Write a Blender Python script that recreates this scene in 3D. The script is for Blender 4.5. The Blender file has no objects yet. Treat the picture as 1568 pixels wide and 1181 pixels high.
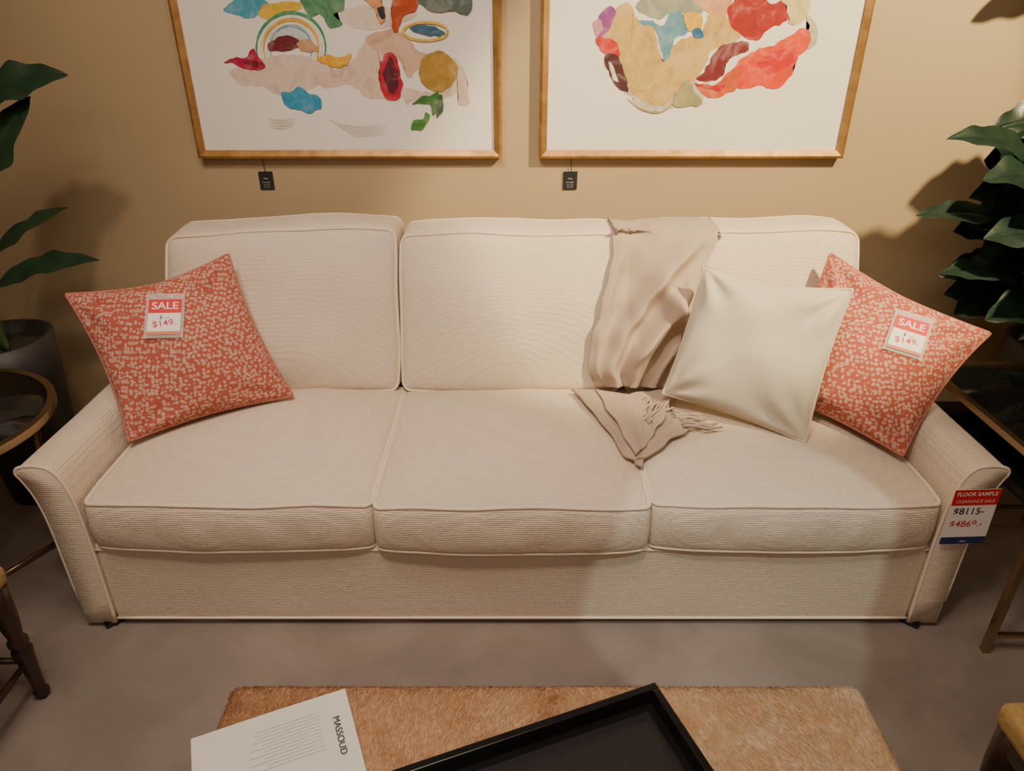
import bpy, bmesh, math, random
from mathutils import Vector, Matrix, noise
from mathutils.bvhtree import BVHTree
random.seed(4)
D=bpy.data
SC=bpy.context.scene
def link(o,parent=None):
    SC.collection.objects.link(o)
    if parent is not None: o.parent=parent
    return o
def empty(name,loc=(0,0,0)):
    e=D.objects.new(name,None); e.empty_display_size=.1
    return link(e)
# ---------------- materials ----------------
class NT:
    def __init__(s,name):
        s.m=D.materials.new(name); s.m.use_nodes=True
        s.n=s.m.node_tree.nodes; s.l=s.m.node_tree.links
        s.b=s.n['Principled BSDF']; s.out=s.n['Material Output']
        s.tc=s.n.new('ShaderNodeTexCoord'); s.co=s.tc.outputs['Object']
    def new(s,t,**k):
        n=s.n.new(t)
        for a,v in k.items(): setattr(n,a,v)
        return n
    def set(s,**k):
        for a,v in k.items():
            a=a.replace('_',' ')
            if a in s.b.inputs:
                if a in('Base Color','Sheen Tint','Specular Tint') and len(v)==3: v=(*v,1)
                s.b.inputs[a].default_value=v
        return s
    def noise(s,scale,detail=3,rough=.5,co=None,dist=0):
        n=s.new('ShaderNodeTexNoise'); n.inputs['Scale'].default_value=scale
        n.inputs['Detail'].default_value=detail; n.inputs['Roughness'].default_value=rough
        n.inputs['Distortion'].default_value=dist
        s.l.new(co or s.co,n.inputs['Vector']); return n.outputs['Fac']
    def mapping(s,scale,rot=(0,0,0)):
        mp=s.new('ShaderNodeMapping'); mp.inputs['Scale'].default_value=scale; mp.inputs['Rotation'].default_value=rot
        s.l.new(s.co,mp.inputs['Vector']); return mp.outputs[0]
    def ramp(s,fac,stops,interp='LINEAR'):
        r=s.new('ShaderNodeValToRGB'); r.color_ramp.interpolation=interp
        e=r.color_ramp.elements
        while len(e)<len(stops): e.new(.5)
        for i,(p,c) in enumerate(stops):
            e[i].position=p; e[i].color=(*c,1) if len(c)==3 else c
        s.l.new(fac,r.inputs['Fac']); return r.outputs['Color']
    def bump(s,h,strength,dist=.002,prev=None):
        b=s.new('ShaderNodeBump'); b.inputs['Strength'].default_value=strength; b.inputs['Distance'].default_value=dist
        s.l.new(h,b.inputs['Height'])
        if prev is not None: s.l.new(prev,b.inputs['Normal'])
        return b.outputs['Normal']
    def math(s,op,a,b=None):
        m=s.new('ShaderNodeMath',operation=op)
        for i,v in enumerate((a,b)):
            if v is None: continue
            if isinstance(v,(int,float)): m.inputs[i].default_value=v
            else: s.l.new(v,m.inputs[i])
        return m.outputs[0]
def simple(name,col,rough=.5,metal=0,nscale=30,var=.12,**k):
    t=NT(name); c=Vector(col)
    t.l.new(t.ramp(t.noise(nscale),[(.3,tuple(c*(1-var))),(.7,tuple(min(1,x*(1+var)) for x in c))]),t.b.inputs['Base Color'])
    t.set(Roughness=rough,Metallic=metal,**k)
    return t.m
def fabric(name,col,pitch,bstr,sheen=.25,var=.03,wav=.5,fs=260):
    t=NT(name); c=Vector(col)
    sep=t.new('ShaderNodeSeparateXYZ')
    nz=t.new('ShaderNodeTexNoise'); nz.inputs['Scale'].default_value=45
    t.l.new(t.co,nz.inputs['Vector'])
    mx=t.new('ShaderNodeVectorMath',operation='MULTIPLY_ADD')
    t.l.new(nz.outputs['Color'],mx.inputs[0]); mx.inputs[1].default_value=(.006,)*3; t.l.new(t.co,mx.inputs[2])
    t.l.new(mx.outputs[0],sep.inputs[0])
    k=2*math.pi/pitch
    ss=[t.math('SINE',t.math('MULTIPLY',sep.outputs[i],k)) for i in range(3)]
    h=t.math('MULTIPLY',t.math('ADD',t.math('ADD',ss[0],ss[1]),ss[2]),wav)
    fine=t.noise(fs,3,.6)
    h2=t.math('ADD',h,t.math('MULTIPLY',fine,2.6))
    t.l.new(t.bump(h2,bstr,pitch*.22),t.b.inputs['Normal'])
    big=t.noise(9,3)
    f=t.math('ADD',t.math('MULTIPLY',h2,.13),t.math('MULTIPLY',big,.3))
    t.l.new(t.ramp(f,[(.1,tuple(c*(1-var*2.5))),(.6,tuple(min(1,x*(1+var)) for x in c))]),t.b.inputs['Base Color'])
    t.set(Roughness=.9,Sheen_Weight=sheen,Sheen_Roughness=.5,Specular_IOR_Level=.2)
    return t.m
M={}
M['sofa']=fabric('cream_basketweave',(.76,.645,.515),.0060,.55,sheen=.06,var=.042,wav=.55,fs=200)
M['pipe']=fabric('cream_piping',(.80,.69,.56),.004,.3,sheen=.06)
M['white_pillow']=fabric('ivory_linen',(.61,.555,.45),.002,.2,sheen=.08)
M['throw']=fabric('beige_wool',(.49,.385,.31),.003,.4,sheen=.08,var=.05,fs=220)
def leopard():
    t=NT('coral_leopard_fabric')
    nz=t.new('ShaderNodeTexNoise'); nz.inputs['Scale'].default_value=60; nz.inputs['Detail'].default_value=1
    t.l.new(t.co,nz.inputs['Vector'])
    mx=t.new('ShaderNodeVectorMath',operation='MULTIPLY_ADD')
    t.l.new(nz.outputs['Color'],mx.inputs[0]); mx.inputs[1].default_value=(.010,)*3; t.l.new(t.co,mx.inputs[2])
    v=t.new('ShaderNodeTexVoronoi'); v.inputs['Scale'].default_value=86; v.inputs['Randomness'].default_value=.5
    t.l.new(mx.outputs[0],v.inputs['Vector'])
    cor=(.40,.098,.066); cr=(.55,.36,.275); ce=(.47,.19,.13)
    col=t.ramp(v.outputs['Distance'],[(.0,ce),(.14,ce),(.24,cr),(.40,cr),(.50,cor),(1,cor)])
    t.l.new(col,t.b.inputs['Base Color'])
    t.l.new(t.bump(t.math('ADD',t.math('MULTIPLY',v.outputs['Distance'],-1.2),t.math('MULTIPLY',t.noise(500,2),.5)),.4,.002),t.b.inputs['Normal'])
    t.set(Roughness=.85,Sheen_Weight=.08,Specular_IOR_Level=.2)
    return t.m
M['leopard']=leopard()
M['coral']=simple('coral_trim',(.44,.15,.105),.85,0,250,.35)
def wallm():
    t=NT('tan_wall_paint')
    t.l.new(t.ramp(t.noise(1.5,2),[(.3,(.42,.322,.195)),(.7,(.45,.347,.21))]),t.b.inputs['Base Color'])
    t.l.new(t.bump(t.noise(180,3),.08,.002),t.b.inputs['Normal']); t.set(Roughness=.5)
    return t.m
M['wall']=wallm()
def floorm():
    t=NT('polished_concrete')
    a=t.noise(2.6,7,.62,dist=.5)
    t.l.new(t.ramp(a,[(.3,(.20,.167,.146)),(.5,(.26,.218,.192)),(.72,(.32,.27,.24))]),t.b.inputs['Base Color'])
    t.l.new(t.ramp(t.noise(6,4),[(.3,(.36,)*3),(.7,(.55,)*3)]),t.b.inputs['Roughness'])
    t.l.new(t.bump(t.noise(40,4),.05,.003),t.b.inputs['Normal'])
    return t.m
M['floor']=floorm()
M['ceil']=simple('ceiling_paint',(.55,.50,.43),.8,0,3,.03)
M['gold']=simple('gold_leaf_frame',(.50,.28,.10),.38,.7,25,.25)
M['brass']=simple('antique_brass',(.40,.30,.18),.3,.95,20,.06)
M['blackglass']=simple('black_glass',(.012,.013,.014),.06,0,8,.2)
M['darkwood']=simple('dark_walnut',(.035,.018,.012),.35,0,20,.4)
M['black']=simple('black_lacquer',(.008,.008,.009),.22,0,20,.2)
M['blackin']=simple('black_tray_leather',(.013,.013,.017),.36,0,200,.4)
M['paper']=simple('white_paper',(.72,.71,.68),.55,0,4,.02)
M['artpaper']=simple('art_paper',(.80,.78,.73),.5,0,4,.015)
M['red']=simple('red_card',(.66,.02,.018),.55,0,5,.05)
M['white']=simple('white_card',(.82,.80,.78),.5,0,5,.02)
M['blue']=simple('navy_card',(.02,.035,.13),.4,0,5,.05)
M['ink']=simple('dark_ink',(.03,.03,.035),.6,0,5,.05)
M['redink']=simple('red_ink',(.6,.06,.08),.6,0,5,.05)
M['orangeink']=simple('orange_card',(.7,.2,.08),.5,0,5,.05)
M['greyink']=simple('grey_ink',(.45,.44,.43),.6,0,5,.05)
M['faintink']=simple('faint_ink',(.58,.56,.53),.6,0,5,.05)
M['tag']=simple('black_tag',(.02,.021,.026),.4,0,5,.1)
M['pot']=simple('charcoal_planter',(.05,.043,.042),.5,0,12,.2)
M['soil']=simple('soil',(.04,.028,.02),.95,0,60,.5)
M['stem']=simple('plant_stem',(.06,.11,.03),.55,0,20,.3)
M['olive']=simple('mustard_upholstery',(.38,.25,.09),.8,0,100,.2)
M['tan']=simple('tan_seat',(.33,.2,.1),.7,0,80,.25)
def sleeve():
    t=NT('clear_sleeve'); t.set(Base_Color=(.95,.93,.9),Roughness=.1,Alpha=.22)
    t.l.new(t.bump(t.noise(60,2),.6,.004),t.b.inputs['Normal']); return t.m
M['sleeve']=sleeve()
def leafm(name,a,b):
    t=NT(name)
    t.l.new(t.ramp(t.noise(14,4),[(.3,a),(.7,b)]),t.b.inputs['Base Color'])
    t.l.new(t.bump(t.noise(60,2),.25,.003),t.b.inputs['Normal']); t.set(Roughness=.36); return t.m
M['leafL']=leafm('leaf_green',(.010,.028,.014),(.022,.055,.025))
M['leafR']=leafm('leaf_dark_green',(.006,.016,.012),(.016,.036,.022))
def hide(name,shift=0,strand=False):
    t=NT(name)
    sp=t.new('ShaderNodeSeparateXYZ'); t.l.new(t.co,sp.inputs[0])
    big=t.noise(2.5,4,.6)
    patch=t.noise(14,6,.75,dist=.8)
    ridge=t.math('POWER',2.718,t.math('MULTIPLY',t.math('POWER',t.math('ADD',t.math('ADD',sp.outputs[0],-.065),t.math('MULTIPLY',t.math('SUBTRACT',patch,.5),.05)),2),-1500))
    side=t.math('MULTIPLY',sp.outputs[0],.36)
    f=t.math('ADD',t.math('MULTIPLY',t.math('SUBTRACT',big,.5),.5),t.math('MULTIPLY',t.math('SUBTRACT',t.noise(130,3,.7),.5),.45))
    f=t.math('ADD',t.math('ADD',f,side),t.math('MULTIPLY',t.math('SUBTRACT',patch,.5),.7))
    f=t.math('SUBTRACT',f,t.math('MULTIPLY',ridge,.26))
    f=t.math('ADD',f,.5+shift)
    col=t.ramp(f,[(.12,(.22,.10,.045)),(.34,(.43,.235,.12)),(.52,(.50,.32,.18)),(.66,(.55,.41,.27)),(.85,(.66,.55,.41))])
    t.l.new(col,t.b.inputs['Base Color'])
    t.set(Roughness=.5 if strand else .7,Specular_IOR_Level=.35); return t.m
M['hide']=hide('cowhide',-.08)
M['hair']=hide('cowhide_hair',.02,True)
# ---------------- geometry helpers ----------------
def mesh_obj(name,vs,fs,mat,parent=None,smooth=True,dedupe=False):
    me=D.meshes.new(name); me.from_pydata([tuple(v) for v in vs],[],fs)
    if dedupe:
        bm=bmesh.new(); bm.from_mesh(me); bmesh.ops.remove_doubles(bm,verts=bm.verts,dist=1e-5)
        bmesh.ops.recalc_face_normals(bm,faces=bm.faces); bm.to_mesh(me); bm.free()
    me.update()
    if smooth:
        for p in me.polygons: p.use_smooth=True
    me.materials.append(M[mat] if isinstance(mat,str) else mat)
    return link(D.objects.new(name,me),parent)
def tube_data(pts,r,closed=False,seg=8):
    pts=[Vector(p) for p in pts]; n=len(pts); vs=[];fs=[]
    rr=r if isinstance(r,(list,tuple)) else [r]*n
    tang=[]
    for i in range(n):
        a=pts[(i-1)%n] if (closed or i>0) else pts[i]; b=pts[(i+1)%n] if (closed or i<n-1) else pts[i]
        d=(b-a); tang.append(d.normalized() if d.length>1e-9 else Vector((0,0,1)))
    up=Vector((0,0,1)) if abs(tang[0].z)<.9 else Vector((1,0,0))
    nrm=(up-tang[0]*up.dot(tang[0])).normalized()
    for i in range(n):
        nrm=(nrm-tang[i]*nrm.dot(tang[i]))
        nrm=nrm.normalized() if nrm.length>1e-6 else tang[i].orthogonal().normalized()
        bn=tang[i].cross(nrm)
        for k in range(seg):
            a=2*math.pi*k/seg; vs.append(pts[i]+(nrm*math.cos(a)+bn*math.sin(a))*rr[i])
    for i in range(n if closed else n-1):
        j=(i+1)%n
        for k in range(seg):
            k2=(k+1)%seg; fs.append((i*seg+k,i*seg+k2,j*seg+k2,j*seg+k))
    if not closed:
        fs.append(tuple(range(seg))[::-1]); fs.append(tuple((n-1)*seg+k for k in range(seg)))
    return vs,fs
def tube(name,pts,r,mat,parent=None,closed=False,seg=8):
    vs,fs=tube_data(pts,r,closed,seg); return mesh_obj(name,vs,fs,mat,parent)
def axis_list(h,r,n):
    L=[-h,-h+r*.3,-h+r*.62,-h+r]
    inner=[-h+r+(2*h-2*r)*i/n for i in range(1,n)]
    return L+inner+[h-r,h-r*.62,h-r*.3,h]
def rbox(name,b,r,mat,parent=None,deform=None,n=14,smooth=True,nn=None):
    x0,x1,y0,y1,z0,z1=b; c=Vector(((x0+x1)/2,(y0+y1)/2,(z0+z1)/2)); h=Vector(((x1-x0)/2,(y1-y0)/2,(z1-z0)/2))
    nn=nn or (n,n,n)
    ax=[axis_list(h[i],min(r,h[i]*.999),nn[i]) for i in range(3)]
    vs=[];fs=[]
    for a in range(3):
        u,v=(a+1)%3,(a+2)%3
        for sg in(-1,1):
            base=len(vs); U,V=ax[u],ax[v]
            for p in U:
                for q in V:
                    P=Vector((0,0,0)); P[a]=sg*h[a];P[u]=p;P[v]=q
                    Q=Vector([max(-(h[i]-r),min(h[i]-r,P[i])) for i in range(3)])
                    d=P-Q; P=Q+d.normalized()*r if d.length>0 else P
                    W=P+c
                    if deform: W=deform(W,Vector((P[0]/h[0],P[1]/h[1],P[2]/h[2])))
                    vs.append(W)
            for i in range(len(U)-1):
                for j in range(len(V)-1):
                    f=(base+i*len(V)+j,base+(i+1)*len(V)+j,base+(i+1)*len(V)+j+1,base+i*len(V)+j+1)
                    fs.append(f if sg>0 else f[::-1])
    o=mesh_obj(name,vs,fs,mat,parent,smooth,True)
    return o
def box(name,b,mat,parent=None,r=.004):
    return rbox(name,b,r,mat,parent,n=1)
def bar(name,p,q,w,mat,parent,h=None):
    p=Vector(p);q=Vector(q);h=h or w
    d=(q-p).normalized(); up=Vector((0,0,1)) if abs(d.z)<.9 else Vector((0,1,0))
    s=d.cross(up).normalized(); u=s.cross(d)
    vs=[]
    for P in(p,q):
        for a,b in((-1,-1),(1,-1),(1,1),(-1,1)): vs.append(P+s*a*w/2+u*b*h/2)
    return mesh_obj(name,vs,[(3,2,1,0),(4,5,6,7),(0,1,5,4),(1,2,6,5),(2,3,7,6),(3,0,4,7)],mat,parent,False)
def lathe(name,prof,c,mat,parent,seg=32,top=None):
    vs=[];fs=[]
    for k,(r,z) in enumerate(prof):
        off=Vector(c) if top is None else Vector(c).lerp(Vector(top),z)
        for i in range(seg):
            a=2*math.pi*i/seg
            if top is None: vs.append((off.x+r*math.cos(a),off.y+r*math.sin(a),off.z+z))
            else: vs.append((off.x+r*math.cos(a),off.y+r*math.sin(a),off.z))
    n=len(prof)
    for k in range(n-1):
        for i in range(seg):
            j=(i+1)%seg; fs.append((k*seg+i,k*seg+j,(k+1)*seg+j,(k+1)*seg+i))
    fs.append(tuple(range(seg))[::-1]); fs.append(tuple((n-1)*seg+i for i in range(seg)))
    return mesh_obj(name,vs,fs,mat,parent)
def oriented(center,right,up,w,h):
    c=Vector(center); r=Vector(right).normalized(); u=Vector(up).normalized()
    return lambda a,b,off=0:(c+r*a*w/2+u*b*h/2+r.cross(u)*off)
def slab(name,center,right,up,w,h,th,mat,parent):
    f=oriented(center,right,up,w,h)
    vs=[f(a,b,o) for o in(0,th) for a,b in((-1,-1),(1,-1),(1,1),(-1,1))]
    return mesh_obj(name,vs,[(3,2,1,0),(4,5,6,7),(0,1,5,4),(1,2,6,5),(2,3,7,6),(3,0,4,7)],mat,parent,False)
def text(name,s,center,right,up,size,mat,parent,bold=0,sx=1):
    cu=D.curves.new(name,'FONT'); cu.body=s; cu.size=size; cu.align_x='CENTER'; cu.align_y='CENTER'; cu.offset=bold
    cu.materials.append(M[mat]); o=link(D.objects.new(name,cu),parent)
    r=Vector(right).normalized(); u=Vector(up).normalized(); n=r.cross(u)
    m=Matrix((r,u,n)).transposed().to_4x4(); m.translation=Vector(center)
    o.matrix_world=m@Matrix.Diagonal((sx,1,1,1)); return o
def cr(pts,closed=True,k=6):
    out=[];n=len(pts)
    for i in range(n if closed else n-1):
        g=lambda j: Vector(pts[j%n] if closed else pts[max(0,min(n-1,j))])
        p0,p1,p2,p3=g(i-1),g(i),g(i+1),g(i+2)
        for q in range(k):
            t=q/k
            out.append(.5*((2*p1)+(p2-p0)*t+(2*p0-5*p1+4*p2-p3)*t*t+(3*p1-p0-3*p2+p3)*t**3))
    if not closed: out.append(Vector(pts[-1]))
    return out
# ---------------- room ----------------
def room_box(name,b,mat): 
    x0,x1,y0,y1,z0,z1=b
    vs=[(x,y,z) for z in(z0,z1) for x,y in((x0,y0),(x1,y0),(x1,y1),(x0,y1))]
    return mesh_obj(name,vs,[(3,2,1,0),(4,5,6,7),(0,1,5,4),(1,2,6,5),(2,3,7,6),(3,0,4,7)],mat,None,False)
WY=2.58
room_box('floor',(-3.4,3.4,-2.8,WY+.1,-.1,0),'floor')
room_box('wall_back',(-3.4,3.4,WY,WY+.1,0,3),'wall')
room_box('wall_left',(-3.5,-3.4,-2.8,WY+.1,0,3),'wall')
room_box('wall_right',(3.4,3.5,-2.8,WY+.1,0,3),'wall')
room_box('wall_front',(-3.4,3.4,-2.9,-2.8,0,3),'wall')
room_box('ceiling',(-3.5,3.5,-2.9,WY+.1,3,3.1),'ceil')
# ---------------- sofa ----------------
sofa=empty('sofa')
def N(p,s,seed=0): return noise.noise(Vector((p[0]*s+seed,p[1]*s+seed*1.7,p[2]*s)))
geo=[]
ZB=.018
def seat_deform(seed,puff=.048,fb=.016):
    def f(W,q):
        cu=max(0,1-q.x**2); cv=max(0,1-q.y**2)
        W=W.copy()
        m=(cu**.6)*(cv**.6)
        if q.z>0: W.z+=puff*m*q.z
        if q.y<0: W.y-=fb*cu**.6*(-q.y)+.012*max(0,1-q.z*q.z)*(-q.y)
        W.z+=.007*N(W,6,seed)*(1 if q.z>-.5 else .3)
        corner=(q.x**8)*(q.y**8 if q.y<0 else 0)
        W.z-=.008*corner*(1 if q.z>0 else 0)
        W.y+=.006*corner
        if q.y<-.6: W.y-=.006*N((W.x,0,W.z*.4),18,seed)*max(0,1-q.z*q.z)+.003*N((W.x,0,0),7,seed)
        if q.z<0: W.z-=.004*cu*(-q.y if q.y<0 else 0)
        return W
    return f
def loop_path(b,r,axis,val,k=6):
    x0,x1,y0,y1,z0,z1=b; i=.22*r
    a0,a1=x0+i,x1-i; b0,b1=(y0+i,y1-i) if axis==2 else (z0+i,z1-i)
    rr=r*.9; out=[]
    def seg(p,q,n): 
        for t in range(n): out.append((p[0]+(q[0]-p[0])*t/n,p[1]+(q[1]-p[1])*t/n))
    def arc(cx,cy,s):
        for t in range(k):
            a=s+math.pi/2*t/k; out.append((cx+rr*math.cos(a),cy+rr*math.sin(a)))
    arc(a1-rr,b1-rr,0); seg((a1-rr,b1),(a0+rr,b1),36)
    arc(a0+rr,b1-rr,math.pi/2); seg((a0,b1-rr),(a0,b0+rr),30)
    arc(a0+rr,b0+rr,math.pi); seg((a0+rr,b0),(a1-rr,b0),36)
    arc(a1-rr,b0+rr,1.5*math.pi); seg((a1,b0+rr),(a1,b1-rr),30)
    return [Vector((p[0],p[1],val)) if axis==2 else Vector((p[0],val,p[1])) for p in out]
def cushion(name,b,r,deform,loops,n):
    o=rbox(name,b,r,'sofa',sofa,deform,nn=n); geo.append(o)
    c=Vector(((b[0]+b[1])/2,(b[2]+b[3])/2,(b[4]+b[5])/2)); h=Vector(((b[1]-b[0])/2,(b[3]-b[2])/2,(b[5]-b[4])/2))
    for i,(axis,val) in enumerate(loops):
        pts=[deform(p,Vector([(p[k]-c[k])/h[k] for k in range(3)])) for p in loop_path(b,r,axis,val)]
        tube(name+'_piping_%d'%(i+1),pts,.0052,'pipe',sofa,True,8)
SZ0,SZ1=.282,.430
for nm,x0,x1,sd,yy in(('seat_cushion_left',-1.116,-.3622,1,1.488),('seat_cushion_middle',-.3622,.3622,5,1.478),('seat_cushion_right',.3622,1.119,9,1.488)):
    b=(x0,x1,yy,2.14,SZ0,SZ1)
    cushion(nm,b,.020,seat_deform(sd),[(2,SZ1-.004),(2,SZ0+.005)],(36,24,6))
def back_deform(seed,tilt=.36,puff=.066,toff=0,peak=0):
    def f(W,q):
        W=W.copy(); cu=max(0,1-q.x**2); cw=max(0,1-q.z**2)
        W.y+=(W.z-.45)*tilt
        if q.y<0: W.y-=puff*(cu**.6)*(cw**.6)*(-q.y)
        if q.z>0: W.z+=(toff+peak*q.x)*q.z+.008*cu*q.z
        cor=(q.x**8)*(q.z**8)
        if q.z>0: W.z-=.010*cor
        W.y+=.016*N(W,4.5,seed)*(cu*cw)**.3; W.z+=.011*N(W,4.5,seed+3)*(1 if q.z>0 else .2)
        W.x+=(.008*N((W.x*.2,W.y,W.z),6,seed+5)-.006*(q.x*(q.z**4)))*(abs(q.x)**4)
        return W
    return f
for nm,x0,x1,sd,to,pk in(('back_cushion_left',-1.138,-.367,2,.003,.014),('back_cushion_middle',-.3715,.3705,6,-.006,0),('back_cushion_right',.366,1.138,11,.000,.004)):
    b=(x0,x1,2.105,2.27,.43,.93)
    cushion(nm,b,.032,back_deform(sd,toff=to,peak=pk),[(1,2.111),(1,2.264)],(30,6,28))
rbox('base_rail',(-1.128,1.128,1.496,2.42,ZB,.286),.012,'sofa',sofa,nn=(30,10,8),deform=lambda W,q:W+Vector((0,.004*N(W,4),0)))
rbox('back_frame',(-1.13,1.13,2.31,2.475,.03,.86),.03,'sofa',sofa,nn=(20,3,12))
tube('base_piping',[(-1.125+2.25*i/30,1.493,ZB+.008) for i in range(31)],.004,'pipe',sofa)
tube('base_upper_welt',[(-1.125+2.25*i/30,1.495,.272) for i in range(31)],.0035,'pipe',sofa)
prof=[(-1.208,ZB),(-1.210,.2),(-1.212,.36),(-1.222,.45),(-1.240,.505),(-1.250,.526),(-1.242,.541),(-1.215,.548),(-1.185,.546),(-1.163,.537),(-1.146,.513),(-1.134,.47),(-1.127,.41),(-1.124,.3),(-1.126,.2),(-1.128,ZB)]
for side,sg in(('left',1),('right',-1)):
    P=[Vector((p.x,p.y,0)) for p in cr([(a,b,0) for a,b in prof],False,4)]
    ys=[1.482,1.486,1.492]+[1.492+(2.44-1.492)*i/14 for i in range(1,15)]
    vs=[];fs=[];cx=-1.17
    for k,y in enumerate(ys):
        s={0:.955,1:.985}.get(k,1)
        for p in P: 
            x=cx+(p.x-cx)*s; z=p.y if s==1 else p.y-(.004 if k==0 else .0012)*(1 if p.y>.3 else 0)
            vs.append((x*sg,y,z+(.006*N((x,y,z),5,4) if (k>2 and p.y>.1) else 0)))
    n=len(P)
    for k in range(len(ys)-1):
        for i in range(n):
            j=(i+1)%n; fs.append((k*n+i,k*n+j,(k+1)*n+j,(k+1)*n+i))
    fs.append(tuple(range(n))); fs.append(tuple((len(ys)-1)*n+i for i in range(n)))
    mesh_obj('arm_'+side,vs,fs,'sofa',sofa,True,True)
    tube('arm_piping_'+side,[(p.x*sg,1.486,p.y) for p in P[2:]],.005,'pipe',sofa)
    tube('arm_bottom_piping_'+side,[(-1.208*sg,1.486,ZB+.005),(-1.128*sg,1.486,ZB+.005)],.004,'pipe',sofa)
for i,(x,y) in enumerate(((-1.15,1.515),(1.15,1.515),(-1.12,2.40),(1.12,2.40),(0,1.56))):
    lathe('foot_%d'%(i+1),[(.040,0),(.044,.012),(.045,.022)],(x,y,0),'black',sofa,4 if i<4 else 8)
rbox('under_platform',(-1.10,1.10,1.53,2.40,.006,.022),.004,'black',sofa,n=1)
# ---------------- pillows ----------------
def pillow(name,BL,BR,TR,TL,T,mat,pmat,k=(.05,.05,.05),seed=0,wr=.004,pr=.0045,n=56,exp=.52):
    e=empty(name); BL,BR,TR,TL=map(Vector,(BL,BR,TR,TL))
    nrm=(BR-BL).cross(TL-BL)+(TR-TL).cross(TR-BR); nrm.normalize()
    if nrm.y>0: nrm=-nrm
    def P(s,t,sd):
        s2=s*(1-k[0]*(1-t*t)); t2=t*(1-(k[1] if t<0 else k[2])*(1-abs(s)**1.6))
        u,v=(s2+1)/2,(t2+1)/2
        p=BL*(1-u)*(1-v)+BR*u*(1-v)+TR*u*v+TL*(1-u)*v
        a=max(0,(1-s*s)*(1-t*t)); h=T*a**exp*(1-.14*t)
        cs=0
        for ci,(cx,cy) in enumerate(((-1,-1),(1,-1),(1,1),(-1,1))):
            dx,dy=s-cx,t-cy; r=math.hypot(dx,dy); an=math.atan2(dy*-cy,dx*-cx)
            cs+=math.sin(an*9+ci*1.3+seed)*math.exp(-((r-.42)/.30)**2)
        w=wr*1.2*N((s*1.2,t*1.2,sd),1.3,seed)*min(1,a*4)+wr*.55*cs*min(1,a*10)
        return p+nrm*sd*(h+w*2)
    vs=[];fs=[]
    g=[math.sin(math.pi/2*(-1+2*i/n)) for i in range(n+1)]
    for sd in(1,-1):
        base=len(vs)
        for a in g:
            for b in g: vs.append(P(a,b,sd))
        for i in range(n):
            for j in range(n):
                q=(base+i*(n+1)+j,base+(i+1)*(n+1)+j,base+(i+1)*(n+1)+j+1,base+i*(n+1)+j+1)
                fs.append(q if sd>0 else q[::-1])
    mesh_obj('pillow_body',vs,fs,mat,e,True,True)
    loop=[P(a,-1,1) for a in g[:-1]]+[P(1,a,1) for a in g[:-1]]+[P(-a,1,1) for a in g[:-1]]+[P(-1,-a,1) for a in g[:-1]]
    L=[loop[0]]
    for p in loop[1:]:
        if (p-L[-1]).length>.004: L.append(p)
    if (L[-1]-L[0]).length<.004: L.pop()
    tube('piping',L,pr,pmat,e,True,8)
    return e,P,nrm
pl,PL,nL=pillow('leopard_throw_pillow',(-1.090,1.722,.475),(-.690,1.975,.485),(-.882,2.150,.892),(-1.305,1.965,.828),.088,'leopard','coral',(.085,.07,.16),1,wr=.0065)
pr_,PR,nR=pillow('leopard_throw_pillow.001',(.765,1.960,.515),(1.078,1.650,.472),(1.375,1.880,.740),(.990,2.150,.894),.085,'leopard','coral',(.09,.08,.10),7,wr=.0075)
pw,PW,nW=pillow('ivory_throw_pillow',(.462,1.925,.520),(.832,1.715,.475),(.942,1.865,.878),(.580,2.072,.882),.072,'white_pillow','white_pillow',(.05,.05,.12),13,wr=.007)
def on_pillow(P,nrm,s,t,rot):
    c=P(s,t,1); ds=(P(s+.12,t,1)-P(s-.12,t,1)); dt=(P(s,t+.12,1)-P(s,t-.12,1)); n=ds.cross(dt).normalized()
    if n.y>0:n=-n
    u=(Vector((0,0,1))-n*n.z).normalized(); r=u.cross(n)
    a=math.radians(rot); u2=u*math.cos(a)+r*math.sin(a); r2=u2.cross(n)
    return c+n*.010,r2,u2,n
def sale_tag(P,nrm,s,t,rot,txt):
    e=empty('sale_tag'); c,r,u,n=on_pillow(P,nrm,s,t,rot)
    slab('clear_sleeve',c+u*.006-n*.0012,r,u,.104,.150,.0004,'sleeve',e)
    slab('card_white',c,r,u,.088,.118,.0012,'white',e)
    slab('card_red',c+u*.036+n*.0012,r,u,.088,.046,.0006,'red',e)
    text('sale_text','SALE',c+u*.036+n*.0022,r,u,.034,'white',e,.0005)
    text('price_text',txt,c-u*.022+n*.0018,(r+u*.15),(u-r*.15),.028,'redink',e,.0002)
    text('old_price',"$ ---",c-u*.002+n*.0018,r,u,.015,'ink',e)
    slab('card_foot',c-u*.054+n*.0014,r,u,.088,.010,.0004,'orangeink',e)
    return e
sale_tag(PL,nL,-.06,.34,7,'$149.')
sale_tag(PR,nR,.32,.36,16,'$149.')
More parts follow.
